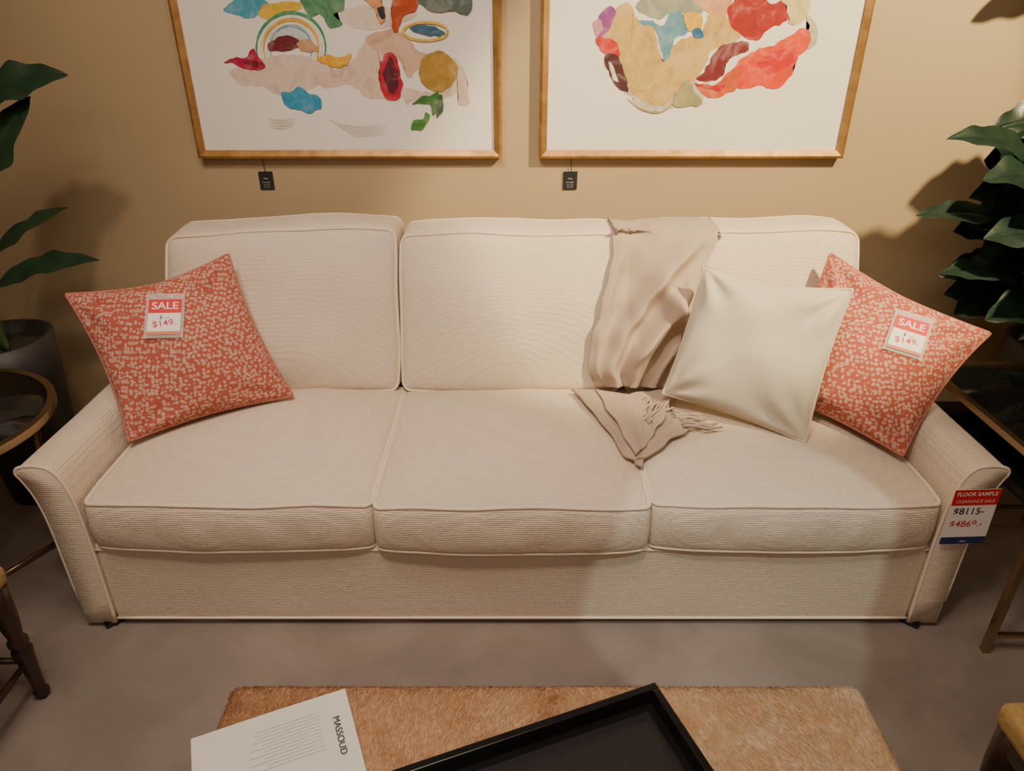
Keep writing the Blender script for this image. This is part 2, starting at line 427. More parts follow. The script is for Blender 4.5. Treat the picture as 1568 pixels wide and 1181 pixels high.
# ---------------- throw blanket ----------------
bmv=[];bmf=[]
for o in geo:
    b=len(bmv); bmv+=[v.co.copy() for v in o.data.vertices]; bmf+=[tuple(b+i for i in p.vertices) for p in o.data.polygons]
bvh=BVHTree.FromPolygons(bmv,bmf)
def hit_y(x,z):
    best=9
    for dx in(-.03,-.015,0,.015,.03):
        h=bvh.ray_cast(Vector((x+dx,1.2,z)),Vector((0,1,0)))
        if h[0] is not None: best=min(best,h[0].y)
    return best if best<3 else 2.09+(z-.45)*.36-.04
def hit_z(x,y):
    best=-9
    for dx in(-.03,-.015,0,.015,.03):
        for dy in (-.01,.01):
            h=bvh.ray_cast(Vector((x+dx,y+dy,1.5)),Vector((0,0,-1)))
            if h[0] is not None: best=max(best,h[0].z)
    return best
throw=empty('throw_blanket')
rows=[(.49,.268,.50),(.50,.260,.505),(.57,.250,.53),(.65,.262,.545),(.72,.284,.56),(.80,.308,.585),(.87,.325,.63),(.93,.332,.668)]
def row_lr(z):
    for a,b in zip(rows,rows[1:]):
        if z<=b[0]:
            t=max(0,(z-a[0])/(b[0]-a[0])); return a[1]+(b[1]-a[1])*t,a[2]+(b[2]-a[2])*t
    return rows[-1][1:]
NU=110
def G2(d,w): return math.exp(-(d/w)**2)
def pleat(d,w):
    return math.exp(-(d/w)**2) if d<0 else math.exp(-(d/(w*.55))**2)
def folds(s,w):
    g=0
    for c0,c1,am,wd in((.05,.10,.022,.15),(.26,.95,.062,.16),(.56,1.55,.070,.17),(.88,2.2,.055,.15)):
        c=c0+(c1-c0)*(max(0,w-.12)**1.25)+.02*math.sin(w*6+c0*5)
        g+=am*pleat(s-c,wd)*min(1,max(.2,(1.08-w)*2.4))
    g+=.055*pleat((s-.80)+(w-.62)*1.1,.13)*G2(w-.58,.13)
    g+=.045*pleat((s-.62)-(w-.30)*.9,.13)*G2(w-.28,.12)
    return g+.010*N((s,w*1.5,0),4,3)
vs=[];fs=[];R=[]
K=90
for i in range(K+1):
    z=.458+(.925-.458)*i/K
    l,r=row_lr(z); w=i/K; row=[]
    for j in range(NU+1):
        s=j/NU; wob=.014*N((0,w*3,s>.5),2,8)
        x=l+(r-l)*s+wob
        off=.012+folds(s,w)*min(1,s*6+.45)*min(1,(1-s)*6+.45)
        row.append(Vector((x,hit_y(x,max(z,.50))-off,z+off*.35)))
    R.append(row)
for q,y in enumerate((2.235,2.26,2.29,2.32,2.35,2.38,2.41,2.43)):
    row=[]
    for j in range(NU+1):
        s=j/NU; x=.332+(.668-.332)*s
        zz=hit_z(x,y); zz=zz if zz>.9 else .945
        if q==0: zz-=.004
        row.append(Vector((x,y,zz+.010+folds(s,1)*.6-(.02 if q==7 else 0))))
    R.append(row)
for it in range(3):
    R2=[[p.copy() for p in r] for r in R]
    for i in range(1,len(R)-1):
        for j in range(1,NU):
            R2[i][j]=(R[i][j]*2+R[i-1][j]+R[i+1][j]+R[i][j-1]+R[i][j+1])/6
    R=R2
for r in R: vs+=r
for i in range(len(R)-1):
    for j in range(NU):
        a=i*(NU+1)+j; fs.append((a,a+1,a+NU+2,a+NU+1))
o=mesh_obj('drape_back',vs,fs,'throw',throw)
md=o.modifiers.new('s','SOLIDIFY'); md.thickness=.008; md.offset=-1
def seat_sheet(name,A,B,C,Dd,off,seed,nu=48,amp=.012):
    vs=[];fs=[]
    for i in range(nu+1):
        for j in range(nu+1):
            u,v=i/nu,j/nu
            p=Vector(A)*(1-u)*(1-v)+Vector(B)*u*(1-v)+Vector(C)*u*v+Vector(Dd)*(1-u)*v
            p.x+=.01*N((u*3,v*3,0),1.5,seed); p.y+=.01*N((u*3,v*3,5),1.5,seed)
            z=hit_z(p.x,min(p.y,1.98))+off+amp*(.5+.5*math.sin(v*8+u*3+seed))*(1-.6*abs(2*u-1)**3)
            vs.append(Vector((p.x,p.y,z)))
    for i in range(nu):
        for j in range(nu):
            a=i*(nu+1)+j; fs.append((a,a+1,a+nu+2,a+nu+1))
    o=mesh_obj(name,vs,fs,'throw',throw); m=o.modifiers.new('s','SOLIDIFY'); m.thickness=.007; m.offset=0
    return o
seat_sheet('seat_layer',(.195,2.03),(.318,1.66),(.350,1.625),(.50,2.03),.008,1)
seat_sheet('seat_layer_upper',(.27,2.02),(.335,1.65),(.44,1.80),(.52,2.00),.020,4,amp=.016)
seat_sheet('seat_layer_right',(.40,1.90),(.345,1.64),(.515,1.775),(.50,1.86),.012,6,amp=.010)
vs=[];fs=[]
def strands(p,q,d,n,L,h0=.038):
    global vs,fs
    for i in range(n):
        t=(i+.5)/n; s=Vector(p).lerp(Vector(q),t); dd=Vector(d)+Vector((random.uniform(-.2,.2),random.uniform(-.2,.2)))
        dd.normalize(); pts=[]; LL=L*random.uniform(.85,1.1)
        for k in range(8):
            a=k/7; xy=s+dd*LL*a+Vector((.005*math.sin(a*8+i),.005*math.cos(a*7+i*2)))
            pts.append((xy.x,xy.y,hit_z(xy.x,xy.y)+h0-.010*a))
        v,f=tube_data(pts,.0034,False,5); b=len(vs); vs+=v; fs+=[tuple(b+z for z in q2) for q2 in f]
strands((.40,1.98),(.485,1.86),(-.65,-.6),16,.10)
strands((.475,1.87),(.505,1.77),(.95,-.25),13,.10,.026)
mesh_obj('fringe',vs,fs,'throw',throw)
# ---------------- framed art ----------------
YP=2.552
def art(u,v,lay=0):
    z=1.592-.00179*v-8e-7*v*v; x=(u-784)/1089*(2.243+.0009*v)
    return Vector((x,YP-.0004*(lay+1),z))
def frame(name,x0,x1,z0,z1):
    e=empty(name); w=.026; y0,y1=2.538,WY-.002
    def side(nm,a,b,c,d):
        vs=[(p[0],y0+.004,p[1]) for p in(a,b)]+[(p[0],y0,p[1]) for p in ((a[0]*.7+d[0]*.3,a[1]*.7+d[1]*.3),(b[0]*.7+c[0]*.3,b[1]*.7+c[1]*.3))]
        vs+=[(p[0],y0+.006,p[1]) for p in(d,c)]+[(p[0],y1,p[1]) for p in(d,c)]+[(p[0],y1,p[1]) for p in(a,b)]
        fs=[(0,1,3,2),(2,3,5,4),(4,5,7,6),(6,7,9,8),(8,9,1,0),(0,2,4,6,8),(9,7,5,3,1)]
        mesh_obj(nm,vs,fs,'gold',e,False,True)
    o=[(x0,z0),(x1,z0),(x1,z1),(x0,z1)]; i=[(x0+w,z0+w),(x1-w,z0+w),(x1-w,z1-w),(x0+w,z1-w)]
    for k,nm in enumerate(('bottom','right','top','left')):
        side('frame_'+nm,o[k],o[(k+1)%4],i[(k+1)%4],i[k])
    slab('art_paper',((x0+x1)/2,YP+.004,(z0+z1)/2),(1,0,0),(0,0,1),x1-x0-w,z1-z0-w,.004,'artpaper',e)
    return e
fl=frame('framed_artwork',-1.083,-.036,1.112,2.12)
fr=frame('framed_artwork.001',.093,1.143,1.112,2.12)
cols={}
def wc(c,rough=.6):
    key=tuple(c)
    if key in cols: return cols[key]
    t=NT('paint_%d'%len(cols)); c=Vector([ (x/255)**2.2 for x in c])
    lum=(c.x+c.y+c.z)/3; c=Vector([max(.004,lum+1.18*(x-lum))*.84 for x in c])
    pale=c.lerp(Vector((.8,.77,.7)),.22)
    t.l.new(t.ramp(t.noise(15,6,.65,dist=1.6),[(.32,tuple(c*.72)),(.5,tuple(c)),(.74,tuple(pale))]),t.b.inputs['Base Color']); t.set(Roughness=rough)
    cols[key]=t.m; return t.m
lay=[0]
def blob(parent,name,pts,c,jit=1.5,k=7):
    lay[0]+=1
    q=cr([(a,b,0) for a,b in pts],True,k)
    jit=min(jit,1.8); out=[]
    for p in q:
        p=p+Vector((N((p.x,p.y,0),.10,lay[0]),N((p.x,p.y,9),.10,lay[0]),0))*jit*2
        out.append(art(p.x,p.y,lay[0]*.35))
    me=D.meshes.new(name); bm=bmesh.new(); vv=[bm.verts.new(p) for p in out]
    f=bm.faces.new(vv); bmesh.ops.triangulate(bm,faces=[f],ngon_method='EAR_CLIP')
    for f in bm.faces:
        f.normal_update()
        if f.normal.y>0: f.normal_flip()
    bm.to_mesh(me); bm.free()
    me.materials.append(wc(c)); link(D.objects.new(name,me),parent)
def band(parent,name,pts,w,c,k=8,taper=True):
    lay[0]+=1
    q=cr([(a,b,0) for a,b in pts],False,k); vs=[];fs=[]
    for i,p in enumerate(q):
        a=q[max(0,i-1)];b=q[min(len(q)-1,i+1)];d=(b-a).normalized(); nn=Vector((-d.y,d.x,0))
        ww=w/2*(1+.35*N((p.x,p.y,0),.1,lay[0]))*((.3+.7*math.sin(math.pi*i/(len(q)-1))) if taper else 1)
        vs+=[art(p.x+nn.x*ww,p.y+nn.y*ww,lay[0]*.35),art(p.x-nn.x*ww,p.y-nn.y*ww,lay[0]*.35)]
    for i in range(len(q)-1): fs.append((2*i,2*i+1,2*i+3,2*i+2))
    mesh_obj(name,vs,fs,wc(c),parent,False)
def ell(cx,cy,rx,ry,n=10,a0=0): return [(cx+rx*math.cos(a0+2*math.pi*i/n),cy+ry*math.sin(a0+2*math.pi*i/n)) for i in range(n)]
B=lambda n,p,c,j=1.5: blob(fl,n,p,c,j)
B('wash_pale',[(352,112),(372,98),(410,88),(455,84),(500,98),(522,112),(500,122),(470,140),(432,148),(400,132),(372,130)],(230,212,198),3)
B('wash_pink',[(480,118),(510,108),(540,92),(565,55),(598,50),(610,80),(585,92),(582,125),(592,150),(560,148),(535,128),(500,135)],(226,204,186),3)
B('wash_brown',[(560,62),(590,45),(620,52),(640,78),(660,88),(640,105),(625,120),(610,90),(585,82)],(214,182,158),3)
B('wash_right',[(688,90),(706,98),(716,125),(717,158),(704,160),(698,142),(684,150),(640,150),(622,160),(618,135),(650,140),(682,132)],(229,210,194),3)
B('wash_top',[(520,18),(560,8),(600,12),(640,20),(600,40),(560,45),(530,35)],(234,220,206),3)
B('blue_patch_top',[(341,14),(352,4),(368,-6),(398,-4),(412,8),(402,20),(385,28),(358,22)],(95,165,190))
B('yellow_patch_top',[(396,16),(410,6),(440,2),(462,4),(458,16),(436,16),(424,26),(402,26)],(226,190,90))
B('green_patch_top',[(462,-5),(520,-8),(527,12),(512,22),(525,38),(505,42),(492,22),(474,24)],(88,140,105))
for rr,c,w in((54,(70,150,110),5),(48,(240,235,215),5),(43,(226,178,80),4.5),(38,(244,240,228),4),(33,(120,165,190),3.5)):
    band(fl,'rainbow_arc',[(446+rr*math.cos(a)*.98,74-rr*math.sin(a)*1.02) for a in [math.radians(200-220*i/12) for i in range(13)]],w,c)
B('arc_inner',[(420,66),(425,50),(445,42),(466,48),(472,66),(450,60)],(205,215,215))
B('maroon_mound',[(410,68),(425,58),(440,54),(456,60),(458,72),(438,77),(416,78)],(110,45,50))
B('tan_mound',[(456,66),(470,60),(484,68),(488,78),(462,78)],(200,160,125))
B('magenta_leaf',[(344,94),(362,88),(378,86),(388,74),(396,88),(408,98),(396,107),(374,104),(356,97)],(178,48,85))
B('maroon_leaf',[(372,95),(386,92),(402,99),(386,103)],(120,30,50))
B('orange_patch',[(484,92),(500,84),(520,88),(538,84),(534,98),(518,104),(500,98)],(232,178,80))
B('blue_patch',[(431,143),(446,141),(458,134),(470,140),(484,146),(494,154),(490,166),(472,174),(456,166),(440,164)],(78,155,192))
B('crimson_oval',[(586,90),(594,80),(606,86),(612,104),(616,128),(612,148),(602,154),(590,148),(582,132),(581,108)],(186,40,70))
B('oval_core',[(592,96),(600,88),(608,108),(610,132),(602,144),(592,134),(588,114)],(92,28,48))
B('gold_disc',ell(671,109,29,31),(178,145,80),2.5)
B('green_leaf_a',[(632,158),(648,148),(662,146),(670,140),(676,148),(670,168),(664,176),(658,160),(644,158)],(70,120,62))
B('green_leaf_b',[(629,196),(638,184),(648,180),(652,172),(658,178),(650,194),(638,200)],(80,135,70))
B('green_leaf_c',[(671,150),(677,144),(679,160),(674,174),(668,180)],(50,90,58))
band(fl,'yellow_ring',[(652+34*math.cos(2*math.pi*i/14),48+14*math.sin(2*math.pi*i/14)) for i in range(15)],4,(222,190,95),6,False)
B('blue_eye',[(628,42),(650,38),(672,44),(684,52),(664,55),(640,50)],(70,105,130))
B('rust_top',[(603,-6),(625,-8),(640,2),(634,18),(618,24),(608,48),(600,38)],(180,85,48))
B('peach_top',[(552,-8),(580,-8),(586,8),(590,30),(580,34),(572,12)],(222,165,120))
B('black_mark',[(578,12),(588,10),(590,28),(582,26)],(50,45,45))
B('grey_top',[(640,-6),(700,-8),(724,0),(716,22),(694,16),(668,18),(650,10)],(95,110,105))
for i in range(6):
    band(fl,'grey_streak',[(500+i*6,180+i*4),(525+i*4,190+i*3.5),(555+i*3,193+i*2.5),(592,190+i*3)],.8,(215,208,198))
for i in range(4):
    band(fl,'tan_streak',[(412,180+i*4),(430,183+i*4),(452,179+i*4)],1.2,(226,214,198))
B=lambda n,p,c,j=1.5: blob(fr,n,p,c,j)
lay[0]=0
B('wash_grey_base',[(928,85),(945,130),(965,150),(985,168),(1020,168),(1050,160),(1075,160),(1070,135),(1060,120),(1000,100),(950,90)],(206,198,178),3)
B('tan_field',[(930,40),(948,10),(962,4),(978,30),(1000,42),(1008,72),(1018,96),(1030,70),(1052,58),(1075,48),(1086,22),(1112,22),(1134,55),(1112,72),(1088,78),(1078,104),(1060,126),(1040,140),(1018,160),(990,158),(968,142),(952,112),(944,84),(925,60)],(205,172,112),2.5)
B('blue_field',[(976,34),(998,30),(1014,38),(1030,16),(1048,22),(1056,48),(1034,58),(1028,74),(1018,96),(1010,68),(1002,44)],(105,148,168))
B('grey_field_top',[(974,4),(1004,-8),(1050,-8),(1080,6),(1068,22),(1036,18),(1010,28),(986,22)],(150,155,140))
B('peach_top',[(1060,-8),(1110,-8),(1124,10),(1110,22),(1086,20)],(215,160,130))
B('crimson_field',[(1116,14),(1130,-4),(1164,-8),(1180,4),(1206,-4),(1214,16),(1200,34),(1178,44),(1156,62),(1134,52),(1118,38)],(160,48,48),2.5)
B('cream_field',[(1196,-8),(1236,-8),(1240,12),(1226,34),(1208,36),(1206,14)],(222,205,150))
B('grey_edge',[(1232,20),(1248,34),(1252,58),(1240,74),(1228,62),(1238,44)],(200,190,165),3)
B('orange_field',[(1122,112),(1132,92),(1158,76),(1184,68),(1206,56),(1226,44),(1240,50),(1236,74),(1222,86),(1214,108),(1200,130),(1180,136),(1160,130),(1132,136)],(222,84,38),3)
B('deep_orange',[(1160,96),(1184,78),(1208,76),(1214,92),(1196,108),(1172,112)],(205,52,28),2)
B('rose_field',[(1096,128),(1112,112),(1128,106),(1128,134),(1106,146),(1082,148),(1066,130)],(205,98,70),2)
B('maroon_field',[(1068,122),(1082,102),(1094,80),(1116,66),(1142,62),(1146,76),(1122,86),(1110,100),(1108,114),(1090,124)],(118,42,52),2)
B('yellow_patch',[(1046,22),(1062,18),(1076,28),(1070,44),(1054,46)],(226,180,85))
B('blue_mark',[(1062,44),(1074,44),(1076,56),(1062,58)],(60,110,150))
B('purple_patch',[(912,42),(920,20),(932,10),(942,12),(938,34),(928,50),(918,58)],(150,85,150))
B('lilac_patch',[(908,36),(918,28),(922,44),(914,56)],(205,150,170))
B('red_patch',[(912,58),(926,58),(940,62),(948,76),(946,86),(928,84),(918,72)],(196,62,58))
B('dark_maroon_leaf',[(926,86),(940,82),(950,96),(958,116),(962,140),(946,134),(932,112)],(78,42,48))
B('white_leaf',[(932,96),(940,104),(946,126),(938,120)],(235,225,210))
B('olive_patch',[(1030,160),(1044,128),(1056,122),(1062,138),(1074,152),(1068,162)],(165,158,122),2)
B('red_streak',[(1064,126),(1090,132),(1110,130),(1100,138),(1078,134)],(190,50,42))
band(fr,'sand_line',[(960,150),(980,166),(1005,172),(1024,164),(1040,140)],3,(170,155,120))
def hang_tag(x,zt):
    e=empty('hanging_price_tag'); zc=zt-.078
    tube('string',[(x,2.566,zt),(x+.002,2.571,zc+.03)],.0012,'ink',e,False,5)
    slab('card',(x,2.576,zc),(1,0,.02),(0,0,1),.050,.062,.0015,'tag',e)
    text('logo','~',(x,2.5725,zc+.008),(1,0,0),(0,0,1),.03,'greyink',e)
    for i,t in enumerate(('GALLERY','no. 214','32 x 40')): text('line_%d'%i,t,(x,2.5725,zc-.006-i*.008),(1,0,0),(0,0,1),.007,'greyink',e)
hang_tag(-.872,1.108); hang_tag(.206,1.108)
# ---------------- floor sample tag ----------------
e=empty('clearance_price_sign'); c=Vector((1.180,1.470,.403)); r=Vector((1,0.02,.02)).normalized(); u=Vector((.0,0.01,1)); u=(u-r*u.dot(r)).normalized(); n=r.cross(u)
slab('card',c,r,u,.118,.172,.0012,'white',e)
slab('header',c+u*.062+n*.0012,r,u,.118,.048,.0005,'red',e)
slab('footer',c-u*.075+n*.0012,r,u,.118,.022,.0005,'blue',e)
text('title','FLOOR SAMPLE',c+u*.072+n*.0022,r,u,.0165,'white',e,.0003,.92)
text('subtitle','CLEARANCE SALE',c+u*.050+n*.0022,r,u,.013,'white',e,0,.95)
text('price_a','$8115-',c+u*.018+n*.0016-r*.008,r,u,.028,'ink',e,.0003)
text('price_b','$4869.-',c-u*.022+n*.0016-r*.005,r,u,.028,'redink',e,.0003)
text('footer_logo','~',c-u*.077+n*.0022,r,u,.03,'white',e)
# ---------------- ottoman, tray, brochure ----------------
ott=empty('cowhide_ottoman'); OT=.42
def od(W,q):
    W=W.copy(); 
    if q.z>0: W.z+=.006*max(0,1-q.x**2)*max(0,1-q.y**2)
    W.z+=.003*N(W,9)*(q.z>0)
    return W
OX0,OX1,OY0,OY1=-.535,.665,.215,.942
ot_o=rbox('cushion_top',(OX0,OX1,OY0,OY1,.14,OT),.022,'hide',ott,od,nn=(40,26,6))
obvh=BVHTree.FromPolygons([v.co.copy() for v in ot_o.data.vertices],[tuple(p.vertices) for p in ot_o.data.polygons])
rh=random.Random(3); vs=[];fs=[]
for i in range(64000):
    x=rh.uniform(OX0+.001,OX1-.001); y=OY1-.001-(OY1-OY0-.01)*rh.random()**1.35
    h=obvh.ray_cast(Vector((x,y,1)),Vector((0,0,-1)))
    if h[0] is None: continue
    p=h[0]; nr=h[1]
    dx=x-.065; sw=.9*N((x,y,0),5,2)
    d=Vector((math.copysign(.5,dx)*math.exp(-abs(dx)*3)+sw*.6+rh.uniform(-.22,.22),-.9+sw*.3+rh.uniform(-.15,.15),0))
    d=(d-nr*d.dot(nr)).normalized(); L=rh.uniform(.008,.015); s=d.cross(nr)*rh.uniform(.0003,.0006); lift=rh.uniform(.0012,.0034)
    b=len(vs); m=p+d*L*.5+nr*lift
    vs+=[p-s-nr*.0004,p+s-nr*.0004,m+s*.8,m-s*.8,p+d*L+nr*lift*.9]
    fs+=[(b,b+1,b+2,b+3),(b+3,b+2,b+4)]
mesh_obj('hide_hair',vs,fs,'hair',ott,False)
for i,(x,y) in enumerate(((-.46,.29),(.59,.29),(-.46,.865),(.59,.865))):
    lathe('leg_%d'%(i+1),[(.018,0),(.022,.05),(.032,.142)],(x,y,0),'darkwood',ott,16)
tray=empty('serving_tray')
C0=Vector((.261,.901,0)); e1=Vector((-.936,-.352,0)).normalized(); e2=Vector((.352,-.936,0)).normalized()
TL_,TW=.62,.40; tz0=OT+.010; tz1=tz0+.042; th=.014
def tp(a,b,z): v=C0+e1*a+e2*b; return Vector((v.x,v.y,z))
def tray_part(nm,a0,a1,b0,b1,z0,z1,mat):
    vs=[tp(a,b,z) for z in(z0,z1) for a,b in((a0,b0),(a1,b0),(a1,b1),(a0,b1))]
    o=mesh_obj(nm,vs,[(3,2,1,0),(4,5,6,7),(0,1,5,4),(1,2,6,5),(2,3,7,6),(3,0,4,7)],mat,tray,False,True)
    m=o.modifiers.new('b','BEVEL'); m.width=.002; m.segments=2
tray_part('tray_floor',.004,TL_-.004,.004,TW-.004,tz0,tz0+.008,'black')
tray_part('tray_inlay',.028,TL_-.028,.028,TW-.028,tz0+.008,tz0+.010,'blackin')
tray_part('rim_back',0,TL_,0,th,tz0,tz1,'black'); tray_part('rim_front',0,TL_,TW-th,TW,tz0,tz1,'black')
tray_part('rim_right',0,th,th,TW-th,tz0,tz1,'black'); tray_part('rim_left',TL_-th,TL_,th,TW-th,tz0,tz1,'black')
bro=empty('paper_brochure')
TR=Vector((-.312,.918,0)); d1=Vector((-.920,-.391,0)).normalized(); d2=Vector((.391,-.920,0)).normalized()
bz=OT+.010
vs=[];fs=[];nn_=12
for k in range(2):
  for i in range(nn_+1):
    for j in range(nn_+1):
        p=TR+d1*(.268*i/nn_)+d2*(.35*j/nn_)
        vs.append(Vector((p.x,p.y,bz+k*.003+.002*math.sin(i/nn_*3)*(k))))
for k in range(2):
  o_=k*(nn_+1)**2
  for i in range(nn_):
    for j in range(nn_):
        a=o_+i*(nn_+1)+j; f=(a,a+1,a+nn_+2,a+nn_+1); fs.append(f[::-1] if k==0 else f)
mesh_obj('pages',vs,fs,'paper',bro)
def bt(a,b): p=TR+d1*a+d2*b; return Vector((p.x,p.y,bz+.0062))
text('heading','MASSOUD',bt(.028,.095),d2,-d1,.0165,'ink',bro,0,1.05)
text('subheading','STYLE 2214',bt(.195,.13),d2,-d1,.011,'ink',bro)
for i in range(12):
    b0=.035+i*.007
    bar('text_line_%d'%i,bt(.055,b0),bt(.055+.11+.015*math.sin(i*3),b0),.0007,'faintink',bro,.0003)
# ---------------- left round table ----------------
rt=empty('round_side_table'); tc=Vector((-1.60,1.64,0)); tr=.330; tzt=.585
lathe('glass_top',[(tr-.012,tzt-.012),(tr-.012,tzt-.004)],tc,'blackglass',rt,64)
vs=[];fs=[];ns=72
for i in range(ns):
    a=2*math.pi*i/ns
    for rr,zz in((tr-.020,tzt-.022),(tr,tzt-.022),(tr,tzt),(tr-.020,tzt)): vs.append((tc.x+rr*math.cos(a),tc.y+rr*math.sin(a),zz))
for i in range(ns):
    j=(i+1)%ns
    for k in range(4): fs.append((i*4+k,j*4+k,j*4+(k+1)%4,i*4+(k+1)%4))
mesh_obj('brass_rim',vs,fs,'brass',rt,False)
for i,a in enumerate((62,182,302)):
    a=math.radians(a); p=Vector((tc.x+.22*math.cos(a),tc.y+.22*math.sin(a),0)); q=Vector((tc.x+.30*math.cos(a),tc.y+.30*math.sin(a),tzt-.02))
    tube('leg_%d'%i,[p+Vector((0,0,.006)),q],.010,'brass',rt); tube('stretcher_%d'%i,[p+Vector((0,0,.012)),tc+Vector((0,0,.012))],.009,'brass',rt)
# ---------------- right rectangular table ----------------
st=empty('rectangular_side_table'); X0,X1,Y0,Y1,Z=1.268,1.80,1.375,1.985,.60; w=.018
for nm,p,q in(('rail_left',(X0+w/2,Y0,Z-w/2),(X0+w/2,Y1,Z-w/2)),('rail_right',(X1-w/2,Y0,Z-w/2),(X1-w/2,Y1,Z-w/2)),('rail_front',(X0,Y0+w/2,Z-w/2),(X1,Y0+w/2,Z-w/2)),('rail_back',(X0,Y1-w/2,Z-w/2),(X1,Y1-w/2,Z-w/2))):
    bar(nm,p,q,w,'brass',st)
box('glass_top',(X0+w,X1-w,Y0+w,Y1-w,Z-.012,Z-.004),'blackglass',st,.001)
box('lower_shelf',(X0+w,X1-w,Y0+w,Y1-w,Z-.14,Z-.13),'blackglass',st,.001)
for i,(x,y) in enumerate(((X0+.03,Y0+.022),(X1-.03,Y0+.022),(X0+.03,Y1-.022),(X1-.03,Y1-.022))):
    bar('leg_%d'%(i+1),(x,y,0),(x,y,Z-w),.018,'brass',st)
bar('stretcher_front',(X0+.03,Y0+.022,.06),(X1-.03,Y0+.022,.06),.012,'brass',st)
bar('stretcher_back',(X0+.03,Y1-.022,.06),(X1-.03,Y1-.022,.06),.012,'brass',st)
bar('shelf_rail_l',(X0+.03,Y0+.02,Z-.135),(X0+.03,Y1-.02,Z-.135),.014,'brass',st); bar('shelf_rail_f',(X0+.03,Y0+.022,Z-.135),(X1-.03,Y0+.022,Z-.135),.014,'brass',st)
# ---------------- chairs ----------------
def turned_leg(nm,bot,top,par,s=1):
    prof=[(.010,0),(.013,.04),(.017,.06),(.012,.09),(.014,.2),(.019,.42),(.021,.46),(.014,.49),(.020,.52),(.020,.55),(.014,.58),(.018,.66),(.022,.8),(.024,1)]
    lathe(nm,[(r*s,z) for r,z in prof],bot,'darkwood',par,20,top)
def chair(name,x0,x1,y0,y1,zs,seatmat,splay=.03):
    e=empty(name)
    rbox('seat',(x0,x1,y0,y1,zs-.06,zs),.022,seatmat,e,n=6)
    rbox('apron',(x0+.012,x1-.012,y0+.012,y1-.012,zs-.10,zs-.055),.006,'darkwood',e,n=1)
    cs=[(x0+.03,y0+.03,-1,-1),(x1-.03,y0+.03,1,-1),(x1-.03,y1-.03,1,1),(x0+.03,y1-.03,-1,1)]
    bots=[]
    for i,(x,y,a,b) in enumerate(cs):
        bo=(x,y+b*.01,0); bots.append(bo)
        turned_leg('leg_%d'%(i+1),bo,(x,y,zs-.06),e,1.15)
    for i in range(4):
        p=Vector(bots[i]).lerp(Vector((cs[i][0],cs[i][1],zs)),.3); q=Vector(bots[(i+1)%4]).lerp(Vector((cs[(i+1)%4][0],cs[(i+1)%4][1],zs)),.3)
        tube('stretcher_%d'%i,[p,p.lerp(q,.3),p.lerp(q,.5),p.lerp(q,.7),q],[.007,.010,.013,.010,.007],'darkwood',e)
    bx=x0 if x0<0 else x1-.035
    sg=-1 if x0<0 else 1
    for y in(y0+.02,y1-.055): bar('back_post',(bx+.018,y+.018,zs-.03),(bx+.018+sg*.06,y+.018,zs+.48),.032,'darkwood',e)
    for z in(.2,.33,.45): bar('back_slat',(bx+.018+sg*.06*z/.5,y0+.03,zs+z),(bx+.018+sg*.06*z/.5,y1-.03,zs+z),.018,'darkwood',e,.05)
    return e
chair('wooden_side_chair',-1.70,-1.172,.78,1.272,.43,'tan')
chair('wooden_side_chair.001',.885,1.37,.42,.885,.45,'olive')
# ---------------- plants ----------------
def leaf(nm,base,tip,width,mat,par,droop=.04,nrm=(0,-.6,.8),seed=0,n=24,m=8):
    b=Vector(base);t=Vector(tip);ax=(t-b);ax.normalize();nn=Vector(nrm);nn=(nn-ax*nn.dot(ax)).normalized();sd=ax.cross(nn)
    vs=[];fs=[]
    for i in range(n+1):
        q=i/n; c=b.lerp(t,q)+Vector((0,0,1))*droop*4*q*(1-q)
        w=width/2*(math.sin(math.pi*min(1,q**.8))**.75)*(1+.09*math.sin(q*26+seed)) if 0<q<1 else .0015
        for j in range(-m,m+1):
            s=j/m
            vs.append(c+sd*s*w+nn*(.22*abs(s)*w-.10*s*s*w+.13*w*abs(s)*math.sin(q*15+seed+(2 if s>0 else 0))-.004*(j==0)))
    k=2*m+1
    for i in range(n):
        for j in range(2*m):
            a=i*k+j; fs.append((a,a+1,a+k+1,a+k))
    mesh_obj(nm,vs,fs,mat,par); 
def plant(name,potc,potr,poth,leaves,mat):
    e=empty(name); x,y=potc
    lathe('planter',[(potr*.72,0),(potr*.85,poth*.35),(potr*.97,poth*.8),(potr,poth),(potr*.9,poth),(potr*.88,poth-.05)],(x,y,0),'pot',e,40)
    lathe('soil',[(potr*.87,poth-.055),(potr*.8,poth-.04)],(x,y,0),'soil',e,24)
    for i,(b,t,w,dr,nr) in enumerate(leaves):
        s0=Vector((x+random.uniform(-.04,.04),y+random.uniform(-.04,.04),poth-.045)); b=Vector(b)
        mid=s0.lerp(b,.55)+Vector(((x-b.x)*.25,0,.08))
        pts=cr([s0,mid,b],False,6); tube('stem_%d'%i,pts,[.009-.004*k/(len(pts)-1) for k in range(len(pts))],'stem',e,False,7)
        leaf('leaf_%d'%i,b,t,w,mat,e,dr,nr,seed=i*1.7)
    return e
F=(0,-.6,.8);G=(0.1,-.85,.5)
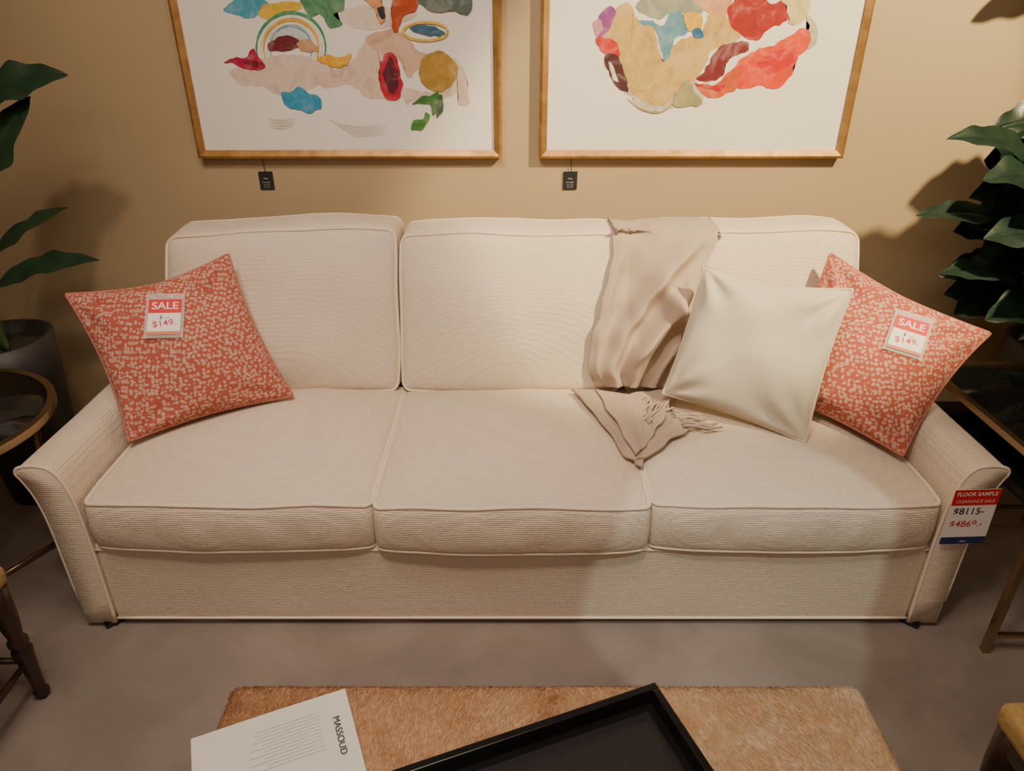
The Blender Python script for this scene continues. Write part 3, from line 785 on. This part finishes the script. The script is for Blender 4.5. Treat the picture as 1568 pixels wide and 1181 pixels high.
plant('potted_rubber_plant',(-1.715,2.17),.165,.60,[
 ((-1.56,2.16,1.30),(-1.262,2.20,1.40),.12,.03,(0,-.75,.6)),
 ((-1.60,2.12,1.08),(-1.375,2.18,1.345),.14,.0,(-.4,-.85,.3)),
 ((-1.66,2.18,.86),(-1.36,2.18,1.03),.075,.02,(0,-.5,.8)),
 ((-1.66,2.17,.775),(-1.283,2.14,.875),.085,.03,(0,-.6,.8)),
 ((-1.85,2.2,1.3),(-2.1,2.25,1.62),.12,.03,F),((-1.8,2.2,1.4),(-1.85,2.3,1.75),.12,.0,G),
 ((-1.85,2.1,1.0),(-2.15,1.95,1.1),.12,.04,F),((-1.7,2.05,.95),(-1.78,1.8,1.0),.11,.04,F),((-1.86,2.2,.9),(-2.2,2.2,.95),.11,.04,F),
 ],'leafL')
RL=[
 ((1.60,2.2,1.14),(1.262,2.16,1.232),.10,.04,F),
 ((1.66,2.16,1.12),(1.35,2.08,1.13),.14,.02,F),
 ((1.56,2.22,.975),(1.225,2.15,1.012),.085,.02,F),
 ((1.80,2.14,.93),(1.39,2.06,.965),.17,.03,F),
 ((1.66,2.2,.80),(1.315,2.10,.845),.10,.02,F),
 ((1.80,2.16,.70),(1.46,2.04,.715),.15,.03,F),
 ((1.78,2.1,.84),(1.50,1.98,.84),.14,.02,G),
 ((1.86,2.2,1.05),(1.48,2.05,1.05),.16,.04,F),
 ((1.9,2.2,1.2),(1.50,2.1,1.22),.15,.04,F),
 ((1.86,2.46,1.74),(1.50,2.44,1.635),.12,.03,F),
 ((1.95,2.2,.9),(1.70,1.98,.78),.15,.03,G),
 ((1.95,2.15,.78),(1.60,2.06,.64),.15,.04,G),
 ((2.0,2.3,1.3),(2.25,2.3,1.4),.13,.04,F),((2.0,2.2,1.0),(2.3,2.1,1.1),.14,.04,F),
 ((2.0,2.2,.8),(2.3,2.05,.85),.14,.04,F)]
rg=random.Random(12)
for i in range(22):  # extra leaves added so the plant's wall shadow closes into one blob
    z=.66+.028*i; x=rg.uniform(1.44,1.68); 
    RL.append(((x+.28,2.34,z-.02),(x,rg.uniform(2.12,2.34),z+rg.uniform(-.07,.05)),rg.uniform(.13,.18),.03,(rg.uniform(-.3,.3),-.85,rg.uniform(.2,.6))))
plant('potted_philodendron',(1.90,2.26),.16,.55,RL,'leafR')
# ---------------- lights ----------------
def area(name,loc,size,power,col,rot=(0,0,0),sy=None):
    l=D.lights.new(name,'AREA'); l.energy=power; l.color=col; l.size=size
    if sy: l.shape='RECTANGLE'; l.size_y=sy
    o=link(D.objects.new(name,l)); o.location=loc; o.rotation_euler=rot; return o
def spot(name,loc,tgt,power,col,ang,blend=.3,rad=.04):
    l=D.lights.new(name,'SPOT'); l.energy=power; l.color=col; l.spot_size=math.radians(ang); l.spot_blend=blend; l.shadow_soft_size=rad
    o=link(D.objects.new(name,l)); o.location=loc; d=Vector(tgt)-Vector(loc); o.rotation_euler=d.to_track_quat('-Z','Y').to_euler(); return o
area('fill_area_main',(-.3,.75,2.96),1.6,32,(1,.81,.65),sy=.8)  # added fill over the sofa, no actual ceiling fixture
area('fill_area_rear',(0,-1.6,2.96),2.5,27,(1,.83,.69),sy=1.2)  # added ambient fill behind the camera, stands for no known lamp
spot('track_spot_1',(-.9,.9,2.9),(-.6,2.4,1.3),60,(1,.80,.60),75,.8,.06)
spot('track_spot_2',(1.75,.75,2.9),(.90,2.5,1.14),620,(1,.79,.43),44,.35,.07)
spot('track_spot_3',(.95,-.4,2.9),(.62,1.5,.16),110,(.92,1,.86),14,.10,.02)
spot('sofa_fill_spot',(-.3,.3,2.9),(-.1,1.85,.5),120,(1,.80,.65),72,1.0,.12)  # added soft spot to brighten the sofa, not a known track lamp
w=D.worlds.new('world'); SC.world=w; w.use_nodes=True; w.node_tree.nodes['Background'].inputs[0].default_value=(.9,.75,.6,1); w.node_tree.nodes['Background'].inputs[1].default_value=.05
# ---------------- camera ----------------
cam=D.cameras.new('camera'); co=link(D.objects.new('camera',cam)); co.location=(0,0,1.55); co.rotation_euler=(math.radians(62.5),0,0)
cam.sensor_width=36; cam.lens=25.0; cam.clip_start=.02
SC.camera=co
